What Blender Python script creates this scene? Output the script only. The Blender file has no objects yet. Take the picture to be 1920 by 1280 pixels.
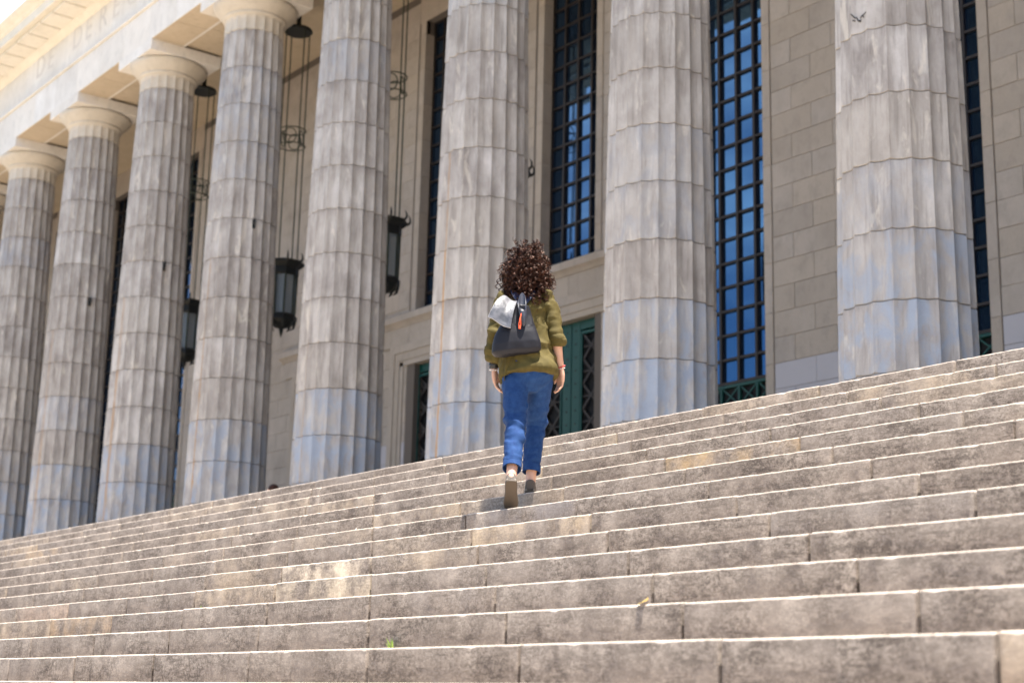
import bpy, bmesh, math, random
from mathutils import Vector, Matrix, noise, Euler
random.seed(7)
PI = math.pi
S = bpy.context.scene
COL = S.collection

# ------------------------------------------------------------------ camera
CAM_H = 1.3555
F_PX = 2937.0
YAW, PITCH, ROLL = 0.91806, 0.22929, 0.023695
fwd = Vector((-math.sin(YAW)*math.cos(PITCH), math.cos(YAW)*math.cos(PITCH), math.sin(PITCH)))
rgt = Vector((math.cos(YAW), math.sin(YAW), 0.0))
upv = rgt.cross(fwd)
r2 = rgt*math.cos(ROLL) + upv*math.sin(ROLL)
u2 = upv*math.cos(ROLL) - rgt*math.sin(ROLL)
cd = bpy.data.cameras.new('camera')
cam = bpy.data.objects.new('camera', cd)
COL.objects.link(cam)
m = Matrix((r2, u2, -fwd)).transposed().to_4x4()
m.translation = Vector((0, 0, CAM_H))
cam.matrix_world = m
cd.sensor_width = 36.0
cd.lens = F_PX/1920*36
cd.clip_start = 0.1
cd.clip_end = 3000
cd.dof.use_dof = True
cd.dof.focus_distance = 9.7
cd.dof.aperture_fstop = 2.4
cd.dof.aperture_blades = 9
S.camera = cam

# ------------------------------------------------------------------ sky, sun, exposure
TO_SUN = Vector((0.19, 0.045, 0.98)).normalized()
world = bpy.data.worlds.new('World')
S.world = world
world.use_nodes = True
wn = world.node_tree
wn.nodes.clear()
sky = wn.nodes.new('ShaderNodeTexSky')
sky.sky_type = 'NISHITA'
sky.sun_disc = False
sky.sun_elevation = math.asin(TO_SUN.z)
sky.sun_rotation = math.atan2(TO_SUN.x, TO_SUN.y)
sky.air_density = 1.0
sky.dust_density = 1.0
sky.ozone_density = 1.0
bg = wn.nodes.new('ShaderNodeBackground')
bg.inputs['Strength'].default_value = 0.088
wo = wn.nodes.new('ShaderNodeOutputWorld')
tcw = wn.nodes.new('ShaderNodeTexCoord')
mpw = wn.nodes.new('ShaderNodeMapping'); mpw.inputs['Scale'].default_value = (1.0, 1.0, 2.2); mpw.inputs['Location'].default_value = (0.66, 2.84, 1.3)
cln = wn.nodes.new('ShaderNodeTexNoise'); cln.inputs['Scale'].default_value = 2.1; cln.inputs['Detail'].default_value = 7; cln.inputs['Roughness'].default_value = .58
crp = wn.nodes.new('ShaderNodeValToRGB'); crp.color_ramp.elements[0].position = .57; crp.color_ramp.elements[1].position = .68
cmx = wn.nodes.new('ShaderNodeMix'); cmx.data_type = 'RGBA'; cmx.inputs[7].default_value = (9.0, 9.2, 9.6, 1)
wn.links.new(tcw.outputs['Generated'], mpw.inputs[0]); wn.links.new(mpw.outputs[0], cln.inputs['Vector'])
wn.links.new(cln.outputs['Fac'], crp.inputs[0]); wn.links.new(crp.outputs[0], cmx.inputs[0])
wn.links.new(sky.outputs[0], cmx.inputs[6]); wn.links.new(cmx.outputs[2], bg.inputs[0])
wn.links.new(bg.outputs[0], wo.inputs[0])
sl = bpy.data.lights.new('sun', 'SUN')
sl.energy = 5.0
sl.angle = math.radians(0.5)
sl.color = (1.0, 0.94, 0.85)
sun = bpy.data.objects.new('sun', sl)
COL.objects.link(sun)
sun.rotation_euler = TO_SUN.to_track_quat('Z', 'Y').to_euler()
S.view_settings.view_transform = 'Standard'
S.view_settings.look = 'None'
S.view_settings.gamma = 1.0
S.view_settings.exposure = 1.97
S.cycles.max_bounces = 7
S.cycles.diffuse_bounces = 4
S.cycles.glossy_bounces = 3
S.cycles.transmission_bounces = 4

# ------------------------------------------------------------------ helpers
class MB:
    """collects vertices and faces of one mesh"""
    def __init__(self): self.v = []; self.f = []
    def quad_strip(self, rings, close=True, cap0=False, cap1=False):
        b = len(self.v); n = len(rings[0])
        for r in rings: self.v += [tuple(p) for p in r]
        for i in range(len(rings)-1):
            for j in range(n if close else n-1):
                k = (j+1) % n
                self.f.append((b+i*n+j, b+i*n+k, b+(i+1)*n+k, b+(i+1)*n+j))
        if cap0: self.f.append(tuple(b+j for j in reversed(range(n))))
        if cap1: self.f.append(tuple(b+(len(rings)-1)*n+j for j in range(n)))
    def box(self, x0, x1, y0, y1, z0, z1, c=0.0):
        """box; c chamfers the four edges round the front face (y0)"""
        b = len(self.v)
        if c:
            self.v += [(x0+c, y0, z0+c), (x1-c, y0, z0+c), (x1-c, y0, z1-c), (x0+c, y0, z1-c)]
            self.v += [(x0, y0+c, z0), (x1, y0+c, z0), (x1, y0+c, z1), (x0, y0+c, z1)]
            self.v += [(x0, y1, z0), (x1, y1, z0), (x1, y1, z1), (x0, y1, z1)]
            self.f.append((b, b+1, b+2, b+3))
            for o in (0, 4):
                for j in range(4):
                    k = (j+1) % 4
                    self.f.append((b+o+j, b+o+4+j, b+o+4+k, b+o+k))
            self.f.append((b+11, b+10, b+9, b+8))
        else:
            self.v += [(x0, y0, z0), (x1, y0, z0), (x1, y0, z1), (x0, y0, z1), (x0, y1, z0), (x1, y1, z0), (x1, y1, z1), (x0, y1, z1)]
            for q in ((0, 1, 2, 3), (7, 6, 5, 4), (4, 5, 1, 0), (5, 6, 2, 1), (6, 7, 3, 2), (7, 4, 0, 3)):
                self.f.append(tuple(b+i for i in q))
    def bar(self, a, c, w, d, nrm=Vector((0, -1, 0))):
        """flat bar from a to c, w wide, d deep along nrm"""
        a = Vector(a); c = Vector(c); t = (c-a).normalized(); s = t.cross(nrm).normalized()*w/2; n = nrm*d/2
        r = lambda p: [p-s-n, p+s-n, p+s+n, p-s+n]
        self.quad_strip([r(a), r(c)], True, True, True)
    def tube(self, pts, rad, n=6, cap=True):
        rings = []
        pts = [Vector(p) for p in pts]
        ref = None
        for i, p in enumerate(pts):
            t = (pts[min(i+1, len(pts)-1)]-pts[max(i-1, 0)]).normalized()
            if ref is None:
                ref = t.orthogonal().normalized()
            ref = (ref - t*ref.dot(t))
            ref = ref.normalized() if ref.length > 1e-6 else t.orthogonal().normalized()
            q = t.cross(ref)
            r = rad[i] if isinstance(rad, (list, tuple)) else rad
            rings.append([p+ref*(math.cos(2*PI*j/n)*r)+q*(math.sin(2*PI*j/n)*r) for j in range(n)])
        self.quad_strip(rings, True, cap, cap)
    def lathe(self, prof, n=48, centre=(0, 0, 0), cap=True):
        c = Vector(centre)
        rings = [[c+Vector((r*math.cos(2*PI*j/n), r*math.sin(2*PI*j/n), z)) for j in range(n)] for r, z in prof]
        self.quad_strip(rings, True, cap, cap)
    def mesh(self, name, smooth=None):
        me = bpy.data.meshes.new(name)
        me.from_pydata([tuple(p) for p in self.v], [], self.f)
        bm = bmesh.new(); bm.from_mesh(me); bmesh.ops.recalc_face_normals(bm, faces=bm.faces); bm.to_mesh(me); bm.free()
        if smooth is not None:
            me.polygons.foreach_set('use_smooth', [True]*len(me.polygons))
            me.set_sharp_from_angle(angle=math.radians(smooth))
        me.update()
        return me
    def build(self, name, mat, parent=None, smooth=None):
        return obj(name, self.mesh(name, smooth), mat, parent)

def obj(name, me, mat=None, parent=None, loc=None):
    o = bpy.data.objects.new(name, me)
    COL.objects.link(o)
    if mat is not None and me is not None and not me.materials: me.materials.append(mat)
    if parent: o.parent = parent
    if loc is not None: o.location = loc
    return o
def empty(name, loc=(0, 0, 0)):
    o = bpy.data.objects.new(name, None); COL.objects.link(o); o.location = loc; o.empty_display_size = .2
    return o
def tag(o, label=None, cat=None, group=None, kind=None):
    if label: o['label'] = label
    if cat: o['category'] = cat
    if group: o['group'] = group
    if kind: o['kind'] = kind
    return o

# ------------------------------------------------------------------ materials
class NT:
    def __init__(self, name):
        self.m = bpy.data.materials.new(name); self.m.use_nodes = True
        self.t = self.m.node_tree; self.t.nodes.clear()
        self.out = self.t.nodes.new('ShaderNodeOutputMaterial')
        self.b = self.t.nodes.new('ShaderNodeBsdfPrincipled')
        self.t.links.new(self.b.outputs[0], self.out.inputs[0])
        g = self.t.nodes.new('ShaderNodeNewGeometry'); self.pos = g.outputs['Position']; self.nrm = g.outputs['Normal']
        oi = self.t.nodes.new('ShaderNodeObjectInfo'); self.rnd = oi.outputs['Random']
    def n(self, kind, **kw):
        nd = self.t.nodes.new(kind)
        for k, v in kw.items(): setattr(nd, k, v)
        return nd
    def link(self, a, b): self.t.links.new(a, b)
    def val(self, nd, idx, v):
        if hasattr(v, 'is_output') or isinstance(v, bpy.types.NodeSocket): self.link(v, nd.inputs[idx])
        else: nd.inputs[idx].default_value = v
    def math(self, op, a, b=0.0, clamp=False):
        nd = self.n('ShaderNodeMath', operation=op); nd.use_clamp = clamp
        self.val(nd, 0, a); self.val(nd, 1, b); return nd.outputs[0]
    def vscale(self, v, sc, off=None):
        nd = self.n('ShaderNodeVectorMath', operation='MULTIPLY'); self.val(nd, 0, v); nd.inputs[1].default_value = sc
        r = nd.outputs[0]
        if off is not None:
            a = self.n('ShaderNodeVectorMath', operation='ADD'); self.link(r, a.inputs[0])
            c = self.n('ShaderNodeCombineXYZ')
            for i in range(3): self.link(self.math('MULTIPLY', off, 37.0+11*i), c.inputs[i])
            self.link(c.outputs[0], a.inputs[1]); r = a.outputs[0]
        return r
    def noise(self, v, scale, detail=4, rough=.6, dist=0.0):
        nd = self.n('ShaderNodeTexNoise'); self.link(v, nd.inputs['Vector'])
        nd.inputs['Scale'].default_value = scale; nd.inputs['Detail'].default_value = detail
        nd.inputs['Roughness'].default_value = rough; nd.inputs['Distortion'].default_value = dist
        return nd.outputs['Fac']
    def ramp(self, fac, stops):
        nd = self.n('ShaderNodeValToRGB'); self.link(fac, nd.inputs[0])
        e = nd.color_ramp.elements
        while len(e) < len(stops): e.new(.5)
        for el, (p, c) in zip(e, stops):
            el.position = p; el.color = (c[0], c[1], c[2], 1) if hasattr(c, '__len__') else (c, c, c, 1)
        return nd.outputs[0]
    def mix(self, f, a, b, mode='MIX'):
        nd = self.n('ShaderNodeMix', data_type='RGBA', blend_type=mode)
        self.val(nd, 0, f)
        for i, v in ((6, a), (7, b)):
            if isinstance(v, tuple): v = (v[0], v[1], v[2], 1)
            self.val(nd, i, v)
        return nd.outputs[2]
    def attr(self, name):
        nd = self.n('ShaderNodeAttribute', attribute_type='OBJECT', attribute_name=name)
        return nd
    def bump(self, h, strength=.3, dist=.01):
        nd = self.n('ShaderNodeBump'); nd.inputs['Strength'].default_value = strength; nd.inputs['Distance'].default_value = dist
        self.link(h, nd.inputs['Height']); self.link(nd.outputs[0], self.b.inputs['Normal'])
    def done(self, col, rough=.8, metal=0.0, spec=None):
        self.val(self.b, self.b.inputs.find('Base Color'), (col[0], col[1], col[2], 1) if isinstance(col, tuple) else col)
        self.val(self.b, self.b.inputs.find('Roughness'), rough)
        self.b.inputs['Metallic'].default_value = metal
        if spec is not None: self.b.inputs['Specular IOR Level'].default_value = spec
        return self.m

def plain(name, col, rough=.6, metal=0.0, spec=None, var=.12, scale=30):
    t = NT(name)
    f = t.noise(t.pos, scale, 3)
    c = t.mix(f, tuple(x*(1-var) for x in col), tuple(min(1, x*(1+var)) for x in col))
    return t.done(c, rough, metal, spec)

def mat_step():
    t = NT('step_stone')
    tint = t.attr('tint').outputs['Color']; amt = t.attr('tint_amount').outputs['Fac']
    p = t.vscale(t.pos, (1, 1, 1), t.rnd)
    big = t.noise(t.vscale(p, (1.0, 1.0, 2.0)), 1.8, 4, .6)
    reg = t.noise(t.vscale(p, (1.0, 1.0, 1.5)), 3.1, 4, .6)
    blot = t.noise(t.vscale(p, (1, 1, 1.3)), 16, 9, .85, .15)
    grain = t.noise(t.vscale(p, (1, 1, 1.2)), 55, 5, .8)
    streak = t.noise(t.vscale(p, (.7, .7, 4.5)), 9, 7, .75, .35)
    fine = t.noise(p, 150, 3, .7)
    vert = t.noise(t.vscale(p, (7, 7, .5)), 2.6, 5, .65)
    base = t.ramp(big, [(.3, (.198, .160, .131)), (.7, (.318, .266, .222))])
    base = t.mix(t.math('MULTIPLY', t.rnd, .6), base, (.262, .225, .195))
    d1 = t.ramp(t.math('ADD', t.math('MULTIPLY', blot, .6), t.math('MULTIPLY', grain, .4)), [(.44, 0), (.545, 1)])
    d2 = t.ramp(t.math('ADD', t.math('MULTIPLY', streak, .7), t.math('MULTIPLY', grain, .3)), [(.47, 0), (.56, 1)])
    d3 = t.ramp(vert, [(.50, 0), (.72, 1)])
    grime = t.math('MAXIMUM', t.math('MULTIPLY', d1, .80), t.math('MAXIMUM', t.math('MULTIPLY', d2, .80), t.math('MULTIPLY', d3, .55)))
    grime = t.math('MULTIPLY', grime, t.ramp(reg, [(.34, .38), (.60, 1)]))
    patch = t.ramp(t.noise(p, 2.6, 6, .65), [(.40, 0), (.58, 1)])
    pa = t.math('MULTIPLY', patch, amt)
    base = t.mix(pa, base, tint)
    grime = t.math('MULTIPLY', grime, t.math('SUBTRACT', 1.0, t.math('MULTIPLY', pa, .6)))
    c = t.mix(grime, base, (.030, .021, .016))
    # pale scratches scuffed across the grime
    scr = t.ramp(t.noise(t.vscale(p, (1.6, 1.6, 5.0)), 12, 4, .6, 2.5), [(.60, 0), (.64, 1), (.68, 0)])
    c = t.mix(t.math('MULTIPLY', scr, .5), c, (.44, .375, .32))
    c = t.mix(t.math('MULTIPLY', t.ramp(fine, [(.45, 0), (.7, 1)]), .20), c, (.40, .33, .28))
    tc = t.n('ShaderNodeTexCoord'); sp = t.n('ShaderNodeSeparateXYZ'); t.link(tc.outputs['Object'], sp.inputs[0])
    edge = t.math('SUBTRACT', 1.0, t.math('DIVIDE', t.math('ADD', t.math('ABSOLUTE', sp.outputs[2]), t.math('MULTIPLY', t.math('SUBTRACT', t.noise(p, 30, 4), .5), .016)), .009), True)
    c = t.mix(t.math('MULTIPLY', edge, .75), c, (.56, .48, .41))  # worn nosing, painted paler to carry the sunlit highlight along the edge
    # worn treads, colour lightened further to bounce warm light onto risers and ceiling
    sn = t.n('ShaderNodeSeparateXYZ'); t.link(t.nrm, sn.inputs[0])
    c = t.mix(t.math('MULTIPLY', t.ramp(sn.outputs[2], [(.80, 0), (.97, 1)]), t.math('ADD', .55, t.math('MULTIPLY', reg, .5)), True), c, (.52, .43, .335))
    t.bump(t.math('ADD', t.math('MULTIPLY', blot, .6), t.math('MULTIPLY', fine, .5)), .5, .010)
    return t.done(c, .82, spec=.25)

def mat_column():
    t = NT('column_stone')
    p = t.vscale(t.pos, (1, 1, 1), t.rnd)
    blue = t.attr('blue').outputs['Fac']; rust = t.attr('rust').outputs['Fac']
    tex = t.n('ShaderNodeTexCoord')
    sep = t.n('ShaderNodeSeparateXYZ'); t.link(tex.outputs['Object'], sep.inputs[0])
    big = t.noise(t.vscale(p, (1.6, 1.6, .8)), 1.5, 5, .62, .3)
    vs = t.noise(t.vscale(p, (3.2, 3.2, .35)), 2.2, 6, .65, .4)
    fine = t.noise(p, 45, 5, .65)
    c = t.ramp(big, [(.30, (.26, .233, .215)), (.5, (.42, .388, .362)), (.70, (.58, .55, .525))])
    c = t.mix(t.math('MULTIPLY', t.math('FRACT', t.math('MULTIPLY', t.rnd, 5.7)), .50), c, (.60, .56, .53), 'MULTIPLY')
    c = t.mix(t.rnd, c, t.mix(.5, c, (.42, .38, .335)))
    vs2 = t.noise(t.vscale(p, (9, 9, .5)), 2.2, 6, .7, .2)
    dark = t.math('MAXIMUM', t.ramp(vs, [(.52, 0), (.74, 1)]), t.math('MULTIPLY', t.ramp(vs2, [(.54, 0), (.70, 1)]), .8))
    soot = t.math('MULTIPLY', t.ramp(sep.outputs[2], [(.70, 0), (.875, 1)]), t.ramp(vs2, [(.40, 0), (.60, 1)]))
    dark = t.math('MAXIMUM', dark, t.math('MULTIPLY', soot, .8))
    c = t.mix(t.math('MULTIPLY', dark, .7), c, (.13, .108, .092))
    cream = t.ramp(t.noise(t.vscale(p, (2.5, 2.5, .6)), 2.0, 5, .7, .8), [(.58, 0), (.66, 1)])
    c = t.mix(t.math('MULTIPLY', cream, .6), c, (.62, .56, .48))
    # painted-over lower drums: blue grey paint with bare patches
    hole = t.ramp(t.noise(t.vscale(p, (2.0, 2.0, 1.0)), 1.6, 5, .65, .6), [(.40, 1), (.56, .15)])
    bl = t.mix(t.noise(p, 3.0, 4, .6), (.24, .275, .34), (.34, .38, .45))
    c = t.mix(t.math('MULTIPLY', hole, blue), c, bl)
    # rust runs down one arris
    ang = t.math('ARCTAN2', sep.outputs[1], sep.outputs[0])
    a0 = t.attr('rust_angle').outputs['Fac']
    wob = t.math('MULTIPLY', t.math('SUBTRACT', t.noise(t.vscale(t.pos, (0, 0, 1)), 2.5, 4), .5), .10)
    da = t.math('ABSOLUTE', t.math('ADD', t.math('SUBTRACT', ang, a0), wob))
    line = t.math('SUBTRACT', 1.0, t.math('DIVIDE', da, .042), True)
    line = t.math('MULTIPLY', line, t.ramp(t.noise(t.vscale(t.pos, (1, 1, .6)), 2.4, 4), [(.34, .35), (.55, 1)]))
    c = t.mix(t.math('MULTIPLY', t.math('MULTIPLY', line, 1.5, True), rust), c, (.40, .225, .09))
    c = t.mix(t.math('MULTIPLY', t.ramp(fine, [(.5, 0), (.72, 1)]), .22), c, (.25, .225, .21))
    t.bump(t.math('ADD', t.math('MULTIPLY', fine, .5), t.math('MULTIPLY', vs, .5)), .35, .012)
    return t.done(c, .72, spec=.3)

def mat_wall(name, lo, hi, rndmix, warm=(.5, .42, .33)):
    t = NT(name)
    p = t.vscale(t.pos, (1, 1, 1), t.rnd)
    big = t.noise(p, 1.4, 5, .6)
    fine = t.noise(p, 60, 5, .7)
    mid = t.noise(t.vscale(p, (1, 1, .6)), 6, 5, .65)
    c = t.ramp(big, [(.3, lo), (.7, hi)])
    c = t.mix(t.math('MULTIPLY', t.rnd, rndmix), c, warm)
    c = t.mix(t.math('MULTIPLY', t.math('FRACT', t.math('MULTIPLY', t.rnd, 7.31)), .32*rndmix), c, tuple(x*.55 for x in lo))
    c = t.mix(t.math('MULTIPLY', t.ramp(mid, [(.5, 0), (.75, 1)]), .35), c, tuple(x*.6 for x in lo))
    c = t.mix(t.math('MULTIPLY', t.ramp(fine, [(.45, 0), (.7, 1)]), .3), c, tuple(x*.7 for x in lo))
    t.bump(t.math('ADD', fine, mid), .3, .008)
    return t.done(c, .8, spec=.25)

def mat_glass():
    t = NT('window_glass')
    f = t.noise(t.pos, 1.3, 3)
    c = t.mix(f, (.006, .012, .022), (.012, .02, .034))
    m = t.done(c, .03)
    t.b.inputs['IOR'].default_value = 2.5
    t.b.inputs['Specular Tint'].default_value = (.11, .36, .76, 1)
    return m

M = {}
M['step'] = mat_step()
M['mortar'] = plain('joint_mortar', (.055, .048, .042), .95)
M['column'] = mat_column()
M['wall'] = mat_wall('wall_stone', (.41, .356, .305), (.54, .472, .41), .6, (.50, .415, .325))
M['wall_joint'] = plain('wall_joint', (.15, .125, .105), .95)
M['wall_paint'] = plain('wall_overpaint', (.50, .475, .49), .7, var=.05, scale=4)
M['ceiling'] = mat_wall('ceiling_stone', (.50, .41, .30), (.60, .50, .38), .3, (.55, .45, .33))
M['entab'] = mat_wall('entablature_stone', (.66, .62, .57), (.82, .785, .74), .5, (.78, .71, .62))
M['cornice'] = mat_wall('cornice_stone', (.72, .66, .55), (.82, .76, .66), .3, (.78, .7, .57))
M['letter'] = plain('engraved_letter', (.60, .56, .52), .9)
M['capital'] = mat_wall('capital_stone', (.52, .46, .38), (.62, .56, .48), .3, (.58, .5, .4))
M['floor'] = mat_wall('paving_stone', (.50, .40, .285), (.60, .49, .36), .0)
M['plaza'] = mat_wall('plaza_paving', (.13, .125, .115), (.19, .18, .165), .0)
M['bronze'] = plain('dark_bronze_bar', (.030, .022, .018), .45, .3)
M['glass'] = mat_glass()
M['green'] = plain('green_painted_metal', (.006, .066, .054), .42, spec=.4)
M['iron'] = plain('black_iron', (.012, .014, .014), .5, .2)
M['patina'] = plain('green_black_iron', (.035, .045, .028), .55, .2)
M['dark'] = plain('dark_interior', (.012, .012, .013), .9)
def mat_lamp_glass():
    t = NT('lantern_glass')
    m = t.done((.45, .52, .58), .18)
    t.b.inputs['Transmission Weight'].default_value = .6
    return m
M['lglass'] = mat_lamp_glass()

# ------------------------------------------------------------------ ground and staircase
R, T = 0.16, 0.341623
NSTEP = 22
Y_TOP = 7.958864
FLOOR = NSTEP*R                      # 3.52
def yk(k): return Y_TOP - k*T
def zk(k): return FLOOR - k*R

b = MB()
b.v += [(-900, -900, 0), (900, -900, 0), (900, 900, 0), (-900, 900, 0)]; b.f.append((0, 1, 2, 3))
tag(b.build('plaza_pavement', M['plaza']), kind='structure')

stairs = tag(empty('staircase', (-12, 3, 0)), 'broad flight of weathered grey-brown stone steps climbing to the columns', 'staircase')
def child(o, root):
    o.parent = root
    o.matrix_parent_inverse = Matrix.Translation(-Vector(root.location))
    return o
BL = 1.105
def block_mesh(i, L=BL-.016):
    rnd = random.Random(100+i)
    D = T+.03
    n = 26
    xs = [0, .004] + [L*(j+.5+rnd.uniform(-.25, .25))/n for j in range(n)] + [L-.004, L]
    rings = []
    for q, x in enumerate(xs):
        e = .003 if q in (0, len(xs)-1) else 0.0
        chip = rnd.gauss(0, .0008) + (rnd.random() < .07)*rnd.uniform(.002, .008)
        chip = max(-.002, chip)
        dy = rnd.gauss(0, .0008)
        rings.append([(x, e+dy, -R-.004), (x, e+dy, -.0095-chip), (x, .0022+e+chip*.6, -.0042-chip-e*.4), (x, .006+e+chip, -.0013-chip*.7-e*.4), (x, .016+e+chip, -e*.4), (x, D, 0), (x, D, -R-.004)])
    m = MB(); m.quad_strip(rings, True, True, True)
    return m.mesh('stone_block', 50)
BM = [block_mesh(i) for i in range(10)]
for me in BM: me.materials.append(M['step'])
XMIN, XMAX = -25.5, 2.2
view_lo = lambda k: -23.2 + k*1.0     # leftmost x in view for row k
TINT = {}
def near_tint(k, x): return None
rest = MB()
xa_off = lambda k: -8.085 - .0155*k + (BL/2 if k % 2 else 0.0)
special = [ # row, x position inside the block, colour, strength
    (6, -7.5, (.16, .155, .17), .5), (8, -8.9, (.62, .52, .40), .95), (9, -8.0, (.60, .50, .37), .8), (4, -6.6, (.42, .29, .15), .8),
    (10, -10.9, (.38, .26, .15), .7), (9, -13.0, (.46, .34, .26), .5), (7, -7.0, (.50, .38, .24), .6), (2, -19.5, (.45, .33, .2), .6),
    (3, -18.2, (.40, .29, .18), .6), (12, -2.2, (.44, .34, .24), .5), (1, -9.0, (.42, .33, .22), .4), (6, -12.2, (.45, .36, .28), .5)]
for k in range(NSTEP):
    core = MB()
    core.box(XMIN-20, XMAX+9, yk(k)+.05, yk(k)+T+.05, -.3, zk(k)-.012)
    st = child(core.build('step', M['mortar']), stairs)
    x0 = xa_off(k)
    n0 = math.floor((XMIN-20-x0)/BL); n1 = math.ceil((XMAX+9-x0)/BL)
    vis0 = -22.6 + k*.97 - 1.2
    vis1 = -5.2 + k*.27 + 1.2
    for n in range(n0, n1):
        xa = x0 + n*BL + .008
        if k <= 14 and vis0-BL < xa < vis1:
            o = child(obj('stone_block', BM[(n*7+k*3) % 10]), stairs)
            o.parent = st; o.matrix_parent_inverse = Matrix.Identity(4)
            o.location = (xa, yk(k)+random.gauss(0, .0015), zk(k)+random.gauss(0, .0012))
            o['tint'] = (.45, .36, .28, 1.0); o['tint_amount'] = 0.0
            q = random.random()
            if q < .16: o['tint'] = (.46, .36, .25, 1.0); o['tint_amount'] = random.uniform(.2, .55)
            elif q < .30: o['tint'] = (.17, .15, .14, 1.0); o['tint_amount'] = random.uniform(.2, .5)
            for (sk, sx, c, a) in special:
                if sk == k and xa <= sx < xa+BL: o['tint'] = (c[0], c[1], c[2], 1.0); o['tint_amount'] = a
        else:
            rest.box(xa, xa+BL-.009, yk(k), yk(k)+T+.03, zk(k)-R-.004, zk(k), .006)
# child step objects carry identity transforms (their vertices are in world space)
for st in stairs.children:
    st.matrix_parent_inverse = Matrix.Translation(-Vector(stairs.location))
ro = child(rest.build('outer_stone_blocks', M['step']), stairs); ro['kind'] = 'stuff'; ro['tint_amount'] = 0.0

fl = MB(); fl.box(XMIN-60, XMAX+40, Y_TOP+T+.02, 26, -.3, FLOOR-.006)
tag(fl.build('portico_floor', M['floor']), kind='structure')

# ------------------------------------------------------------------ the building
YC, YW, YA = 15.13, 18.9125, 14.222
COLX = lambda j: -11.834 - 4.434*j
H = lambda h: FLOOR + h
bld = tag(empty('columned_building', (-27.3, 19, FLOOR)), 'monumental grey stone building with a row of huge fluted columns above the steps', 'building')
def bpart(o): return child(o, bld)
def sub(o, part): o.parent = part; o.matrix_parent_inverse = part.matrix_world.inverted() if False else Matrix.Identity(4); return o

# columns ---------------------------------------------------------
HD = 12.243/14
def rad(h):
    u = max(0, min(1, h/12.6))
    return .862 - .212*(.55*u + .45*u*u)
NF, SEG = 20, 6
def flute_ring(r, z, depth, jit=None):
    out = []
    for i in range(NF):
        for j in range(SEG):
            u = j/SEG
            a = 2*PI*(i+u)/NF
            d = depth*(1-(2*u-1)**2)
            rr = r-d
            out.append((rr*math.cos(a), rr*math.sin(a), z+(jit[i*SEG+j] if jit else 0)))
    return out
def drum_mesh(i):
    rnd = random.Random(i)
    h0, h1 = i*HD, (i+1)*HD
    def jit():
        a = []
        for q in range(NF*SEG):
            v = rnd.gauss(0, .0016)
            if q % SEG == 0 and rnd.random() < .25: v += rnd.uniform(.004, .014)
            a.append(abs(v))
        return a
    j0 = jit(); j1 = [-x for x in jit()]
    dp = .056
    rings = [flute_ring(rad(h0)-.030, .002, dp), flute_ring(rad(h0)-.005, .005, dp, j0), flute_ring(rad(h0), .011, dp, j0)]
    for u in (.25, .5, .75): rings.append(flute_ring(rad(h0+u*HD), u*HD, dp))
    rings += [flute_ring(rad(h1), HD-.011, dp, j1), flute_ring(rad(h1)-.005, HD-.005, dp, j1), flute_ring(rad(h1)-.030, HD-.002, dp)]
    m = MB(); m.quad_strip(rings, True, True, True)
    me = m.mesh('drum', 28); me.materials.append(M['column']); return me
DM = [drum_mesh(i) for i in range(14)]
nk = MB()
rt = rad(12.243)
nk.quad_strip([flute_ring(rt-.014, 0, .036), flute_ring(rt, .012, .036), flute_ring(rt-.004, .20, .036), flute_ring(rt-.002, .27, .033), flute_ring(rt+.004, .315, .022), flute_ring(rt+.012, .338, .004), flute_ring(rt+.02, .345, 0)], True, True, True)
NECK = nk.mesh('necking', 28); NECK.materials.append(M['capital'])
ec = MB()
ec.lathe([(rt-.1, .33), (rt+.012, .338), (rt+.045, .36), (rt+.06, .385), (rt+.055, .405), (rt+.045, .412), (rt+.047, .420), (rt+.075, .437), (rt+.14, .50), (rt+.205, .56), (rt+.250, .61), (rt+.272, .65), (rt+.278, .68), (rt+.268, .70), (rt+.24, .708), (.3, .708)], 64)
ECH = ec.mesh('echinus', 40); ECH.materials.append(M['capital'])
ab = MB(); ab.box(-.93, .93, YA-YC-.006, .93, .72, .988, .006)
ABA = ab.mesh('abacus'); ABA.materials.append(M['entab'])
hk = MB(); hk.tube([(-.05, 0, .0), (.05, 0, 0), (.075, 0, .03), (.075, 0, .10)], .018, 6); hk.box(-.03, .03, -.03, .03, -.10, .10)
HOOK = hk.mesh('iron_hook'); HOOK.materials.append(M['iron'])
def to_cam_angle(j): return math.atan2(-YC, -COLX(j))
RUST = {2: 1.0, 3: .95, 4: .9, 5: .6, 6: .5, 0: .0, 1: .0}
for j in range(-3, 11):
    X = COLX(j)
    base = MB(); base.lathe([(.55, .0), (.55, 12.2)], 24)           # dowelled core seen only through the joints
    col = bpart(base.build('column', M['mortar']))
    col.location = (X, YC, FLOOR); col.matrix_parent_inverse = Matrix.Translation(-Vector(bld.location))
    rot = random.uniform(-.02, .02) + PI/20
    for i in range(14):
        o = obj('drum', DM[i], None, col, (random.gauss(0, .002), random.gauss(0, .002), i*HD))
        o.rotation_euler.z = rot + random.gauss(0, .004)
        o['blue'] = {0: 1.0, 1: 1.0, 2: 1.0, 3: .85}.get(i, .35 if random.random() < .15 else 0.0)
        a = to_cam_angle(j) - .95 - o.rotation_euler.z
        o['rust_angle'] = (a+PI) % (2*PI) - PI
        o['rust'] = RUST.get(j, .2)*(1.0 if i < 6 else (.5 if i < 8 else 0.0)) if i > 1 else RUST.get(j, .2)*.5
    o = obj('necking', NECK, None, col, (0, 0, 12.243)); o.rotation_euler.z = rot
    obj('echinus', ECH, None, col, (0, 0, 12.243)); obj('abacus', ABA, None, col, (0, 0, 12.243))
    if 4 <= j <= 6:
        a = to_cam_angle(j)+.33
        o = obj('iron_hook', HOOK, None, col, (.74*math.cos(a), .74*math.sin(a), 7.75)); o.rotation_euler.z = a

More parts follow.
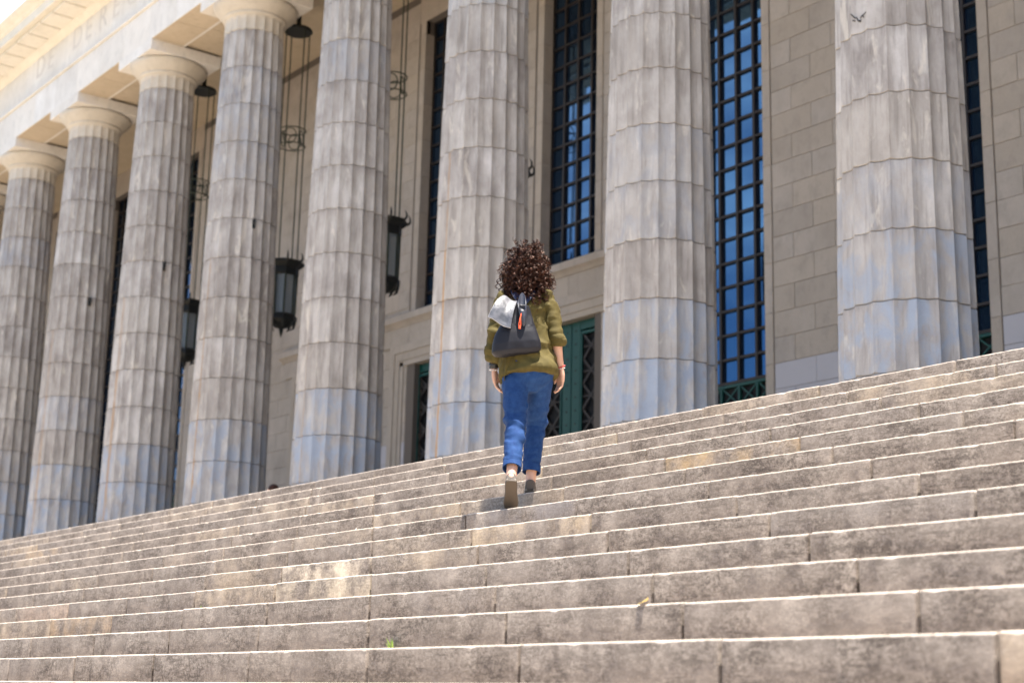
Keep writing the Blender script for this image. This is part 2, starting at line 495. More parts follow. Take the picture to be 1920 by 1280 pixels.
# painted scribble high on the nearest column: strokes as (angle, height) on the shaft
SCRIBBLE = [[(-1.6995, 6.3999), (-1.6385, 6.3324)], [(-1.6776, 6.3143), (-1.6403, 6.2968)], [(-1.6252, 6.3505), (-1.5922, 6.2841), (-1.5448, 6.3008)], [(-1.5551, 6.325), (-1.5088, 6.3495), (-1.4673, 6.3037)], [(-1.5202, 6.3451), (-1.4545, 6.351), (-1.4021, 6.3536)], [(-1.5693, 6.271), (-1.5458, 6.2795)]]
cj = [o for o in bld.children if o.name.startswith('column') and abs(o.location.x-COLX(0)) < .01][0]
dr_ = sorted([o for o in cj.children if o.name.startswith('drum')], key=lambda o: o.location.z)
def on_shaft(a, h, off=.004):
    i = min(13, int(h/HD)); u = ((a-dr_[i].rotation_euler.z) % (2*PI/NF))/(2*PI/NF)
    r = rad(h)-.056*(1-(2*u-1)**2)+off
    return (r*math.cos(a), r*math.sin(a), h)
for st_ in SCRIBBLE:
    m_ = MB(); pts = []
    for (a0, h0), (a1, h1) in zip(st_[:-1], st_[1:]): pts += [on_shaft(a0+(a1-a0)*k/5, h0+(h1-h0)*k/5) for k in range(5)]
    pts.append(on_shaft(*st_[-1])); m_.tube(pts, .0065, 5)
    m_.build('paint_mark', M['iron'], cj)

# entablature -----------------------------------------------------
EX0, EX1 = COLX(10)-1.2, COLX(-3)+1.2
e = MB()
e.box(EX0, EX1, YA+.03, YC-.05, H(13.25), H(15.6)); e.box(EX0, EX1, YC-.06, 16.06, H(13.30), H(15.6))
ent = bpart(e.build('entablature', M['ceiling']))
nb = 0
x = EX0; 
xs = []
while x < EX1: xs.append(x); x += 2.217
xs = [COLX(j)+d for j in range(10, -4, -1) for d in (-2.217, -.74, .74)]
xs.append(EX1)
for q in range(len(xs)-1):
    w = xs[q+1]-xs[q]
    m_ = MB(); m_.box(0, w-.006, 0, .85, 0, .90, .004)
    sub(obj('architrave_block', m_.mesh('architrave_block'), M['entab'], None, (xs[q], YA+random.gauss(0, .002), H(13.225))), ent)
fx = [COLX(j)+d for j in range(10, -4, -1) for d in (-1.6, -.2, 1.3)] + [EX1]
for q in range(len(fx)-1):
    m_ = MB(); m_.box(0, fx[q+1]-fx[q]-.005, 0, .85, 0, 1.04, .004)
    sub(obj('frieze_block', m_.mesh('frieze_block'), M['entab'], None, (fx[q], YA+.01+random.gauss(0, .0015), H(14.215))), ent)
m_ = MB(); m_.box(EX0, EX1, YA-.065, YA+.4, H(14.132), H(14.211), .01); sub(m_.build('taenia', M['entab']), ent)
# soffit slabs between the abaci
for j in range(-3, 10):
    xr = COLX(j)-.94; xl = COLX(j+1)+.94; w = xr-xl
    for (ya, yb, z) in ((YA+.02, YC-.12, 13.222), (YC-.10, 16.05, 13.285)):
        for i in range(2):
            m_ = MB(); m_.box(xl+w*i/2+.006, xl+w*(i+1)/2-.006, ya, yb, H(z), H(z+.1)); sub(m_.build('soffit_slab', M['ceiling']), ent)
def profile(name, pts, mat, part, x0=EX0, x1=EX1):
    m_ = MB(); m_.quad_strip([[(x0, y, H(z)) for y, z in pts], [(x1, y, H(z)) for y, z in pts]], True, True, True)
    return sub(m_.build(name, mat, None, 30), part)
profile('bed_moulding', [(YA+.3, 15.20), (YA+.005, 15.20), (YA-.03, 15.225), (YA-.06, 15.265), (YA-.13, 15.30), (YA-.20, 15.34), (YA-.20, 15.40), (YA+.3, 15.40)], M['cornice'], ent)
profile('corona', [(YA+.3, 15.385), (13.52, 15.385), (13.50, 15.40), (13.30, 15.40), (13.29, 15.39), (13.27, 15.40), (13.27, 15.66), (13.23, 15.67), (13.21, 15.70), (13.18, 15.72), (13.12, 15.74), (13.04, 15.79), (13.00, 15.83), (13.00, 15.87), (YA+.3, 16.0)], M['cornice'], ent)
MUT = MB(); MUT.box(-.395, .395, 13.44, 14.03, H(15.312), H(15.384), .0); mm = MUT.mesh('mutule'); mm.materials.append(M['cornice'])
xx = -36.93+.43 - .86*20
while xx < EX1-.5:
    if xx > EX0+.5: sub(obj('mutule', mm, None, None, (xx, 0, 0)), ent)
    xx += .86
# letters cut into the frieze
chars = 'DE DERECHO'
for i, ch in enumerate(chars):
    if ch == ' ': continue
    cu = bpy.data.curves.new('letter', 'FONT'); cu.body = ch; cu.size = .92; cu.extrude = .002; cu.resolution_u = 4
    to = bpy.data.objects.new('tmp_letter', cu); COL.objects.link(to)
    bpy.context.view_layer.update()
    me = bpy.data.meshes.new_from_object(to.evaluated_get(bpy.context.evaluated_depsgraph_get()))
    bpy.data.objects.remove(to)
    me.materials.clear(); me.materials.append(M['letter'])
    o = sub(obj('letter', me, None, None, (-38.28+(i-3)*.86, YA+.007, H(14.60))), ent); o.rotation_euler = (PI/2, 0, 0)
# roof slab and portico ceiling
m_ = MB(); m_.box(EX0, EX1, 14.4, 30, H(15.6), H(15.98)); bpart(m_.build('roof', M['cornice']))
m_ = MB(); m_.box(EX0, EX1, 16.0, YW+.3, H(14.15), H(14.4)); ceil = bpart(m_.build('portico_ceiling', M['ceiling']))

# wall with windows and doors --------------------------------------
XR = lambda bb: -13.29 - 4.434*bb      # right edge of the opening of a bay
WW = 1.70
CH = .4358
C0 = 3.491 - CH*8
NB0, NB1 = -3, 9
wall = MB()
for j in range(NB0, NB1+2):
    x0 = XR(j) if j <= NB1 else XR(NB1+1); x1 = XR(j-1)-WW
    if j == NB0: x1 += 6
    wall.box(XR(j), x1, YW+.014, YW+1.0, FLOOR-.1, H(14.3))
for bb in range(NB0, NB1+1): wall.box(XR(bb)-WW-.01, XR(bb)+.01, YW+.016, YW+.9, H(13.40), H(14.3))
for bb in range(NB0, NB1+1): wall.box(XR(bb)-WW-.3, XR(bb)+.3, YW+.95, YW+1.2, FLOOR-.1, H(14.3))
wl = bpart(wall.build('wall', M['wall_joint']))
wrest = MB(); wpaint = MB()
BLK = {}
def wblock(w):
    key = round(w, 3)
    if key not in BLK:
        m_ = MB(); m_.box(.003, w-.003, 0, .06, .003, CH-.003, .006)
        BLK[key] = m_.mesh('wall_block'); BLK[key].materials.append(M['wall'])
    return BLK[key]
DOORB = (2, 3, 4)
nblocks = 0
for j in range(NB0, NB1+2):
    za = XR(j)+.19; zb = XR(j-1)-WW-.29
    for c in range(0, 32):
        h0 = C0 + c*CH
        if h0+CH > 14.25: continue
        off = .46 if c % 2 == 0 else .90
        cuts = [za]; x = za+off
        while x < zb-.2: cuts.append(x); x += .90
        cuts.append(zb)
        for q in range(len(cuts)-1):
            w = cuts[q+1]-cuts[q]
            if j in (0, 1, 3, 4) and h0 > 2.4 and h0 < 13.3 and nblocks < 298:
                o = sub(obj('wall_block', wblock(w), None, None, (cuts[q], YW+random.gauss(0, .0015), H(h0))), wl); nblocks += 1
                if c <= 7 : o.material_slots[0].link = 'OBJECT'; o.material_slots[0].material = M['wall_paint']
            else:
                wrest.box(cuts[q]+.003, cuts[q+1]-.003, YW, YW+.06, H(h0)+.003, H(h0+CH)-.003, .006)
o = sub(wrest.build('outer_wall_blocks', M['wall']), wl); o['kind'] = 'stuff'
# plain band above the openings
for bb in range(NB0, NB1+1):
    m_ = MB(); m_.box(XR(bb)-WW-.285, XR(bb)+.185, YW+.002, YW+.2, H(13.405), H(14.25), .006); sub(m_.build('lintel', M['wall']), wl)
SUR = {}
def surround(x0, x1, h0, h1, y):
    m_ = MB(); m_.box(0, x1-x0, 0, .12, .003, h1-h0-.003, .005)
    return sub(obj('surround_block', m_.mesh('surround_block'), M['wall'], None, (x0, y, H(h0))), wl)
JB = MB(); JB.box(0, .05, 0, .30, .003, CH*2-.003); JBM = JB.mesh('jamb_block'); JBM.materials.append(M['wall'])
GY = YW+.27
PN = MB(); PN.box(-.205, .205, 0, .008, .0, .40); PNM = PN.mesh('pane'); PNM.materials.append(M['glass'])
def make_window(bb):
    xr = XR(bb); xl = xr-WW; door = bb in DOORB
    hb = 6.40 if door else 3.36
    # jambs and surround
    h = C0 + CH*(14 if door else 0)
    while h < 13.3:
        h1 = min(13.40, h+CH*2)
        lo = max(h, hb if door else 0)
        surround(xr+.0, xr+.182, lo, h1, YW-.02); surround(xl-.20, xl, lo, h1, YW-.02)
        if h1-lo > .5:
            o = sub(obj('jamb_block', JBM, None, None, (xl-.048, YW+.015, H(h))), wl)
            o = sub(obj('jamb_block', JBM, None, None, (xr-.002, YW+.015, H(h))), wl)
        h = h1
    fr = MB()
    fr.box(xl, xl+.045, GY-.05, GY+.05, H(hb), H(13.40)); fr.box(xr-.045, xr, GY-.05, GY+.05, H(hb), H(13.40))
    fr.box(xl+.045, xr-.045, GY-.05, GY+.05, H(13.36), H(13.40)); fr.box(xl+.045, xr-.045, GY-.05, GY+.05, H(hb), H(hb+.05))
    win = bpart(fr.build('window', M['bronze']))
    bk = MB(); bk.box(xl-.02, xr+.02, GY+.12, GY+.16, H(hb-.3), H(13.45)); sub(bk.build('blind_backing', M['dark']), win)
    for i in range(1, 4):
        m_ = MB(); m_.box(xl+.425*i-.028, xl+.425*i+.028, GY-.06, GY+.03, H(hb+.05), H(13.36)); sub(m_.build('glazing_bar', M['bronze']), win)
    nrow = int(round((13.38-hb)/.4285)); ph = (13.38-hb)/nrow
    hbm = MB(); hbm.box(xl+.045, xr-.045, GY-.052, GY+.025, -.022, .022); hme = hbm.mesh('glazing_bar'); hme.materials.append(M['bronze'])
    for r in range(nrow):
        if r: sub(obj('glazing_bar', hme, None, None, (0, 0, H(hb+r*ph+.01))), win)
        for c in range(4):
            o = sub(obj('pane', PNM, None, None, (xl+.425*(c+.5), GY+.0, H(hb+r*ph+.022))), win)
            o.rotation_euler = (random.gauss(0, .004), 0, random.gauss(0, .006))
    return win
def lattice_x(m_, x0, x1, z0, z1, n, y, w=.03, d=.03):
    ph = (z1-z0)/n
    for i in range(n):
        a = z0+i*ph
        m_.bar((x0, y, a), (x1, y, a+ph), w, d); m_.bar((x1, y+.004, a), (x0, y+.004, a+ph), w, d)
def make_lower(bb):
    xr = XR(bb); xl = xr-WW; xc = (xl+xr)/2
    if bb in DOORB:
        yd = YW+.15; hw = 1.25
        leafm = MB(); leafm.box(xc-hw-.10, xc+hw+.10, yd+.10, yd+.14, FLOOR+.01, H(5.45))
        door = bpart(leafm.build('door', M['dark']))
        for s_ in (-1, 1):
            def bx(name, a, c, z0, z1, y0, y1, mat=M['green']):
                m_ = MB(); xx0, xx1 = sorted((xc+s_*a, xc+s_*c)); m_.box(xx0, xx1, y0, y1, H(z0), H(z1), .006); return sub(m_.build(name, mat), door)
            bx('door_stile', .012, .26, .02, 5.20, yd, yd+.05); bx('door_stile', .90, 1.25, .02, 5.20, yd, yd+.05)
            bx('door_rail', .262, .898, 5.02, 5.20, yd+.002, yd+.05); bx('door_rail', .262, .898, .02, .40, yd+.002, yd+.05)
            for (a, c) in ((.285, .325), (.835, .875)): bx('panel_border', a, c, .45, 4.98, yd-.012, yd+.02)
            bx('panel_border', .327, .833, 4.92, 4.98, yd-.012, yd+.02)
            m_ = MB(); x0, x1 = sorted((xc+s_*.335, xc+s_*.825)); lattice_x(m_, x0, x1, H(.5), H(4.92), 9, yd+.03, .055, .03)
            for i in range(9): m_.bar((x0, yd+.034, H(.5+.491*(i+.5))), (x1, yd+.034, H(.5+.491*(i+.5))), .03, .03)
            sub(m_.build('lattice_grille', M['bronze']), door)
            m_ = MB()
            for i in range(19):
                for aa in (.13, 1.10):
                    cx = xc+s_*aa; z = H(.3+.262*i)
                    m_.box(cx-.016, cx+.016, yd-.014, yd+.01, z-.016, z+.016, .008)
            o = sub(m_.build('rivets', M['bronze']), door); o['kind'] = 'stuff'
        m_ = MB(); m_.box(xc-hw-.12, xc-hw, YW-.03, yd+.12, FLOOR, H(5.30)); m_.box(xc+hw, xc+hw+.12, YW-.03, yd+.12, FLOOR, H(5.30)); m_.box(xc-hw-.12, xc+hw+.12, YW-.03, yd+.12, H(5.21), H(5.33)); sub(m_.build('door_reveal', M['wall']), door)
        for (g, pr, hh) in ((.122, .05, 5.332), (.30, .075, 5.51)):
            m_ = MB(); wd = .176
            m_.box(xc-hw-g-wd, xc-hw-g, YW-pr, YW+.05, FLOOR, H(hh+wd)); m_.box(xc+hw+g, xc+hw+g+wd, YW-pr, YW+.05, FLOOR, H(hh+wd)); m_.box(xc-hw-g+.0, xc+hw+g, YW-pr, YW+.05, H(hh), H(hh+wd)); sub(m_.build('door_architrave', M['wall']), door)
    else:
        m_ = MB(); m_.box(xl, xr, GY+.03, GY+.10, FLOOR, H(3.35)); pn = bpart(m_.build('window_guard', M['dark']))
        m_ = MB(); m_.box(xl, xr, GY-.06, GY+.02, FLOOR, H(2.94), .01); sub(m_.build('lower_panel', M['green']), pn)
        m_ = MB(); m_.box(xl, xr, GY-.06, GY+.02, H(3.30), H(3.352), .004); m_.box(xl, xr, GY-.061, GY+.02, H(2.945), H(2.99), .004); sub(m_.build('guard_rail', M['green']), pn)
        for i in range(5):
            m_ = MB(); a = xl+.425*i; m_.box(a-.022, a+.022, GY-.055, GY+.0, H(2.99), H(3.30)); sub(m_.build('guard_post', M['green']), pn)
        for i in range(4):
            m_ = MB(); lattice_x(m_, xl+.425*i+.022, xl+.425*(i+1)-.022, H(2.99), H(3.30), 1, GY-.03, .026, .02); sub(m_.build('guard_cross', M['green']), pn)
for bb in range(NB0, NB1+1):
    make_lower(bb)
    if bb in (0, 1, 2, 3): make_window(bb)
    elif bb in (4, 5, 6, 7, -1): make_window(bb)
    else:
        m_ = MB(); m_.box(XR(bb)-WW, XR(bb), GY, GY+.1, FLOOR, H(13.4)); bpart(m_.build('window', M['glass']))
# closed end bays of the portico
for (xa, xb) in ((EX1+.01, EX1+9), (EX0-9, EX0-.01)):
    m_ = MB(); m_.box(xa, xb, YA+.05, 30, FLOOR-.2, H(15.9), .02); bpart(m_.build('end_pavilion', M['wall']))
# string course over the three portals
sx0, sx1 = -34.2, -20.55
profile('sill_course', [(YW+.3, 6.12), (YW-.05, 6.12), (YW-.07, 6.16), (YW-.13, 6.20), (YW-.17, 6.22), (YW-.17, 6.36), (YW-.14, 6.385), (YW+.3, 6.385)], M['wall'], wl, sx0, sx1)
for i, (za, zb, pr) in enumerate(((5.70, 6.118, .012),)):
    n = 12; w = (sx1-sx0-.3)/n
    for q in range(n):
        m_ = MB(); m_.box(sx0+.15+q*w+.003, sx0+.15+(q+1)*w-.003, YW-pr-.02, YW+.04, H(za), H(zb), .005); sub(m_.build('band_block', M['wall']), wl)

# ------------------------------------------------------------------ lanterns
def lantern(x, y, label):
    x *= 1.0307; y *= 1.0307
    root = tag(empty('hanging_lantern', (x, y, H(7.56))), label, 'lantern', 'lanterns hung in the colonnade')
    n8 = [(math.cos(PI/8+PI/4*i), math.sin(PI/8+PI/4*i)) for i in range(8)]
    def ring(r, z): return [(r*c, r*s, z) for c, s in n8]
    m_ = MB(); m_.quad_strip([ring(.30, -.28), ring(.33, -.24), ring(.33, -.10), ring(.40, -.05), ring(.44, .0), ring(.44, .05), ring(.2, .12)], True, True, True); m_.build('lantern_cap', M['iron'], root)
    for c, s in n8:
        m_ = MB(); m_.tube([(.43*c, .43*s, .0), (.50*c, .50*s, .06), (.50*c, .50*s, .14), (.46*c, .46*s, .22)], [.03, .025, .02, .006], 5); m_.build('crown_spike', M['iron'], root)
    for i in range(8):
        c, s = n8[i]; m_ = MB(); m_.tube([(.30*c, .30*s, -.27), (.285*c, .285*s, -1.22)], .022, 6); m_.build('corner_post', M['patina'], root)
        c2, s2 = n8[(i+1) % 8]; k0, k1 = .282, .268
        m_ = MB(); m_.v += [(k0*c, k0*s, -.28), (k0*c2, k0*s2, -.28), (k1*c2, k1*s2, -1.2), (k1*c, k1*s, -1.2)]; m_.f.append((0, 1, 2, 3)); m_.build('lantern_pane', M['lglass'], root)
    m_ = MB(); m_.tube([(0, 0, -.3), (0, 0, -1.2)], .05, 8); m_.build('lamp_tube', M['lglass'], root)
    m_ = MB(); m_.quad_strip([ring(.29, -1.18), ring(.34, -1.22), ring(.34, -1.32), ring(.27, -1.40), ring(.16, -1.47), ring(.06, -1.50)], True, True, True)
    for c, s in n8: m_.tube([(.30*c, .30*s, -1.34), (.27*c, .27*s, -1.47), (.20*c, .20*s, -1.53)], [.035, .03, .01], 5)
    m_.tube([(0, 0, -1.48), (0, 0, -1.60), (0, 0, -1.70)], [.06, .04, .008], 6); m_.build('lantern_base', M['iron'], root)
    for c, s in ((.31, .0), (0, .31), (-.31, 0), (0, -.31)):
        m_ = MB(); m_.tube([(c, s, .08), (c, s, 5.75)], .015, 6); m_.build('hanging_rod', M['patina'], root)
    m_ = MB()
    for q in range(4):
        a = q*PI/2
        pts = []
        for i in range(25):
            u = i/24*2*PI
            w_ = .155*math.cos(u); z = 3.05+.19*math.sin(u)
            pts.append((.22*math.cos(a+PI/4)*1.0+w_*-math.sin(a+PI/4), .22*math.sin(a+PI/4)+w_*math.cos(a+PI/4), z))
        m_.tube(pts, .013, 5, False)
    for z in (2.86, 3.24): m_.tube([(.31*math.cos(i*PI/12), .31*math.sin(i*PI/12), z) for i in range(25)], .014, 5, False)
    m_.build('scroll_ring', M['patina'], root)
    m_ = MB(); m_.lathe([(.1, 5.70), (.32, 5.70), (.34, 5.73), (.32, 5.78), (.12, 5.80), (.06, 5.9), (.05, 6.75)], 20); m_.build('ceiling_mount', M['iron'], root)
    return root
lantern(-21.55, 16.3, 'iron lantern hidden behind the column left of the woman, only its crown spikes showing')
lantern(-25.58, 16.3, 'dark iron lantern beside the stone window jamb, nearest the woman of the well visible ones')
lantern(-29.68, 16.3, 'dark iron lantern hanging on long rods between the middle columns, with pale glass sides')
lantern(-34.42, 16.3, 'dark iron lantern with blue-tinted glass, leftmost of those hanging between the columns')

# ------------------------------------------------------------------ people
def mat_skin():
    t = NT('skin'); f = t.noise(t.pos, 40, 4)
    m = t.done(t.mix(f, (.42, .235, .165), (.50, .30, .215)), .5, spec=.35)
    t.b.inputs['Subsurface Weight'].default_value = .12; t.b.inputs['Subsurface Radius'].default_value = (.02, .008, .004)
    return m
def mat_cloth(name, a, c, scale=14, weave=420, rough=.85, bump=.25):
    t = NT(name)
    f = t.noise(t.pos, scale, 5, .6); w = t.noise(t.pos, weave, 2, .5)
    col = t.mix(t.ramp(f, [(.35, 0), (.68, 1)]), a, c)
    col = t.mix(t.math('MULTIPLY', w, .35), col, tuple(x*.55 for x in a))
    t.bump(w, bump, .002)
    return t.done(col, rough, spec=.2)
def mat_hair():
    t = NT('curly_hair')
    f = t.noise(t.pos, 55, 4, .7)
    c = t.ramp(f, [(.40, (.006, .003, .003)), (.55, (.026, .010, .008)), (.70, (.14, .050, .028))])
    t.b.inputs['Specular Tint'].default_value = (1.0, .62, .45, 1)
    return t.done(c, .48, spec=.32)
def mat_leather():
    t = NT('navy_black_leather')
    f = t.noise(t.pos, 160, 4, .6); g = t.noise(t.pos, 7, 4, .6)
    t.bump(t.math('ADD', f, t.math('MULTIPLY', g, 2.0)), .25, .004)
    return t.done(t.mix(g, (.012, .013, .022), (.028, .030, .045)), t.ramp(g, [(.3, .36), (.7, .48)]), spec=.6)
def mat_nylon():
    t = NT('dark_grey_fabric')
    g = t.noise(t.pos, 7, 4, .6); w = t.noise(t.pos, 500, 2)
    t.bump(t.math('ADD', w, t.math('MULTIPLY', g, 3.0)), .2, .004)
    return t.done(t.mix(g, (.006, .006, .010), (.012, .012, .017)), .55, spec=.25)
M['skin'] = mat_skin()
M['olive'] = mat_cloth('olive_cotton', (.060, .046, .0125), (.094, .073, .021))
M['denim'] = mat_cloth('blue_denim', (.006, .029, .108), (.015, .050, .150), 30, 600)
M['hair'] = mat_hair()
M['leather'] = mat_leather()
M['nylon'] = mat_nylon()
def mat_flap():
    t = NT('glare_leather_flap')
    g = t.noise(t.pos, 11, 4, .6); f = t.noise(t.pos, 160, 3)
    t.bump(t.math('ADD', f, t.math('MULTIPLY', g, 4.0)), .35, .006)
    m = t.done(t.mix(t.ramp(g, [(.42, 0), (.56, 1)]), (.012, .013, .020), (.075, .075, .088)), .50, spec=.8)  # dark smear and pale grey patches imitate sun glare in the colour
    t.b.inputs['Coat Weight'].default_value = .3; t.b.inputs['Coat Roughness'].default_value = .33
    return m
M['flap'] = mat_flap()
M['lining'] = plain('pale_edge_trim', (.55, .52, .52), .6)
M['orange'] = plain('orange_red_cord', (.72, .10, .03), .5)
M['navy'] = plain('navy_strap', (.006, .012, .045), .7)
M['shoe'] = plain('dark_taupe_canvas', (.060, .048, .040), .85)
M['sole'] = plain('tan_rubber_sole', (.048, .034, .023), .75)
M['rim'] = plain('pale_rubber_rim', (.11, .092, .072), .7)
M['black'] = plain('black_bead', (.01, .01, .012), .4)
M['red'] = plain('red_bead', (.45, .03, .03), .4)
M['bead'] = plain('pale_bead', (.6, .57, .55), .35)
M['grey_cloth'] = mat_cloth('grey_cotton', (.10, .10, .11), (.15, .15, .16))
M['dark_cloth'] = mat_cloth('dark_cotton', (.03, .03, .04), (.05, .05, .06))

def limb(m_, pts, n=16, roundcap=True):
    """tapered tube: pts = (x, y, z, half width, half depth)"""
    P = [Vector(p[:3]) for p in pts]; rings = []
    def ring(c, t, a, bb):
        ref = Vector((1, 0, 0)); s_ = ref - t*ref.dot(t)
        if s_.length < .2: ref = Vector((0, 1, 0)); s_ = ref - t*ref.dot(t)
        s_.normalize(); q = t.cross(s_)
        return [c + s_*(a*math.cos(2*PI*j/n)) + q*(bb*math.sin(2*PI*j/n)) for j in range(n)]
    N = len(P)
    for i in range(N):
        t = (P[min(i+1, N-1)]-P[max(i-1, 0)]).normalized()
        a, bb = pts[i][3], pts[i][4]
        if i == 0 and roundcap:
            for e_, k in ((.9, .35), (.5, .8)): rings.append(ring(P[0]-t*(e_*min(a, bb)), t, a*k, bb*k))
        rings.append(ring(P[i], t, a, bb))
        if i == N-1 and roundcap:
            for e_, k in ((.5, .8), (.9, .35)): rings.append(ring(P[-1]+t*(e_*min(a, bb)), t, a*k, bb*k))
    m_.quad_strip(rings, True, True, True)
def ball(m_, c, rx, ry, rz, n=18):
    c = Vector(c)
    rings = [[c+Vector((rx*math.sin(PI*i/n)*math.cos(2*PI*j/n), ry*math.sin(PI*i/n)*math.sin(2*PI*j/n), -rz*math.cos(PI*i/n))) for j in range(n)] for i in range(1, n)]
    m_.quad_strip(rings, True, True, True)
def remesh(m_, voxel, smooth=3, fac=.5):
    me = m_.mesh('tmp'); o = bpy.data.objects.new('tmp', me); COL.objects.link(o)
    md = o.modifiers.new('r', 'REMESH'); md.mode = 'VOXEL'; md.voxel_size = voxel
    sm = o.modifiers.new('s', 'SMOOTH'); sm.factor = fac; sm.iterations = smooth
    bpy.context.view_layer.update()
    out = bpy.data.meshes.new_from_object(o.evaluated_get(bpy.context.evaluated_depsgraph_get()))
    bpy.data.objects.remove(o); bpy.data.meshes.remove(me)
    out.polygons.foreach_set('use_smooth', [True]*len(out.polygons))
    return out
def fold(me, fn):
    nr = [v.normal.copy() for v in me.vertices]
    for v, n_ in zip(me.vertices, nr):
        v.co += n_*fn(v.co)
    me.update()
def lerp(a, c, u): return tuple(x+(y-x)*u for x, y in zip(a, c))
def mid(J, a, c, u): return lerp(J[a], J[c], u)

def hand(m_, w, d, out, back, curl=.5):
    """five fingers: w wrist, d direction down the hand, out = direction across the palm towards the thumb, back = back of the hand"""
    w = Vector(w); d = Vector(d).normalized(); out = Vector(out); out = (out-d*out.dot(d)).normalized(); bk = d.cross(out).normalized()
    if bk.dot(Vector(back)) < 0: bk = -bk
    k = w+d*.088
    for u in (-1, -.33, .33, 1):
        m_.tube([w+out*(.014*u), w+d*.045+out*(.024*u)+bk*.002, k+out*(.030*u)], [.016, .0165, .0125], 10)
    ln = {-1: .060, -.33: .076, .33: .082, 1: .074}
    for u in (-1, -.33, .33, 1):
        L = ln[u]; b0 = k+out*(.031*u); c_ = curl*(1.15-.12*u)
        p1 = b0+d*(L*.45)-bk*(L*.10*c_); p2 = p1+d*(L*.30)-bk*(L*.26*c_); p3 = p2+d*(L*.18)-bk*(L*.28*c_)
        m_.tube([b0-d*.02, b0, p1, p2, p3], [.0095, .0095, .0088, .008, .0062], 9)
    t0 = w+d*.022+out*.020; t1 = t0+d*.030+out*.020-bk*.008; t2 = t1+d*.030+out*.006-bk*.008; t3 = t2+d*.020-bk*.006
    m_.tube([t0-out*.01, t0, t1, t2, t3], [.013, .0145, .0115, .0098, .007], 9)

def make_body(root, J, name='body'):
    m_ = MB()
    pc, ch, nk_, hd = J['pelvis'], J['chest'], J['neck'], J['head']
    limb(m_, [(pc[0], pc[1], pc[2]-.05, .15, .105), (*pc, .155, .11), (*lerp(pc, ch, .5), .125, .09), (*ch, .155, .105), (*lerp(ch, nk_, .75), .12, .075)], 20)
    limb(m_, [(*lerp(ch, nk_, .8), .06, .055), (*nk_, .052, .052), (*lerp(nk_, hd, .6), .05, .055)], 14)
    ball(m_, hd, .075, .095, .115); ball(m_, (hd[0], hd[1]+.02, hd[2]-.06), .055, .075, .065)
    ball(m_, (hd[0], hd[1]+.098, hd[2]-.012), .012, .018, .026); ball(m_, (hd[0], hd[1]+.088, hd[2]-.062), .026, .012, .010)
    for s_ in (-1, 1): ball(m_, (hd[0]+s_*.077, hd[1]-.005, hd[2]-.005), .010, .022, .032)
    for s_ in ('L', 'R'):
        sh, el, wr, hp, kn, an = (J[s_+k] for k in ('sh', 'el', 'wr', 'hip', 'kn', 'an'))
        limb(m_, [(*lerp(ch, sh, .6), .045, .045), (*lerp(ch, sh, .93), .038, .038), (*lerp(sh, el, .5), .033, .034), (*el, .031, .032), (*lerp(el, wr, .3), .034, .034), (*lerp(el, wr, .75), .027, .027), (*wr, .0245, .021)], 14)
        dv = Vector(J[s_+'hd'])-Vector(wr)
        hand(m_, wr, dv, J[s_+'out'], (1 if s_ == 'R' else -1, -.3, 0), J.get('curl', .6))
        limb(m_, [(*hp, .085, .09), (*lerp(hp, kn, .5), .068, .072), (*kn, .052, .055), (*lerp(kn, an, .3), .050, .055), (*lerp(kn, an, .75), .036, .038), (*an, .033, .037)], 16)
        ft = Vector(J[s_+'toe']); a_ = Vector(an); hl = Vector(J[s_+'heel'])
        limb(m_, [(*a_, .033, .037), (*lerp(a_, hl, .72), .030, .034)], 12)
        limb(m_, [(*lerp(hl, a_, .32), .028, .028), (*lerp(lerp(hl, ft, .45), a_, .22), .034, .028), (*lerp(lerp(hl, ft, .78), a_, .08), .038, .018)], 12)
    me = remesh(m_, .0042, 4)
    o = obj(name, me, M['skin'], root)
    for s_ in (-1, 1):
        e_ = MB(); ball(e_, (hd[0]+s_*.030, hd[1]+.083, hd[2]), .013, .011, .012, 10); e_.build('eye', M['bead'], o, 60)
    return o

def make_shoe(root, heel, toe, roll_x, name='shoe'):
    """flat canvas shoe; heel and toe are the ends of the sole's underside"""
    h_ = Vector(heel); d = (Vector(toe)-h_); L = d.length; d.normalize()
    side = Vector((1, 0, 0)); side = (side-d*side.dot(d)).normalized(); upn = side.cross(d).normalized()
    if upn.dot(Vector(roll_x)) < 0: upn = -upn
    def P(u, s_, z): return h_ + d*(u*L) + side*s_ + upn*z
    prof = [(-.0, .020), (.02, .030), (.08, .036), (.2, .037), (.4, .036), (.6, .042), (.75, .046), (.88, .041), (.96, .028), (1.0, .012)]
    def outline(z, k, g=0.0):
        pts = [P(u, s_*k+g, z) for u, s_ in prof] + [P(u, -s_*k-g, z) for u, s_ in reversed(prof)]
        return pts
    up_ = MB()
    hh = lambda u: .088 if u < .1 else (.078 if u < .25 else (.060 if u < .42 else (.060-.055*(u-.42) if u < .6 else .050-.06*(u-.6))))
    rings = []
    for z, k in ((.020, .97), (.035, .99), (.8, .90), (.93, .72), (1.0, .35)):
        pts = []
        for sgn, seq in ((1, prof), (-1, list(reversed(prof)))):
            for u, s_ in seq: pts.append(P(.012+u*.976, sgn*s_*k, z if z < .1 else hh(u)*z))
        rings.append(pts)
    up_.quad_strip(rings, True, True, True)
    s = obj(name, remesh(up_, .004, 2), M['shoe'], root)
    so = MB(); so.quad_strip([outline(.0, .95), outline(.004, 1.0), outline(.008, 1.02), outline(.024, 1.03), outline(.026, .98)], True, True, True); so.build('sole', M['sole'], s, 40)
    rm = MB(); rm.quad_strip([outline(.012, 1.045), outline(.022, 1.05), outline(.0255, 1.02)], True); rm.build('sole_rim', M['rim'], s, 40)
    return s

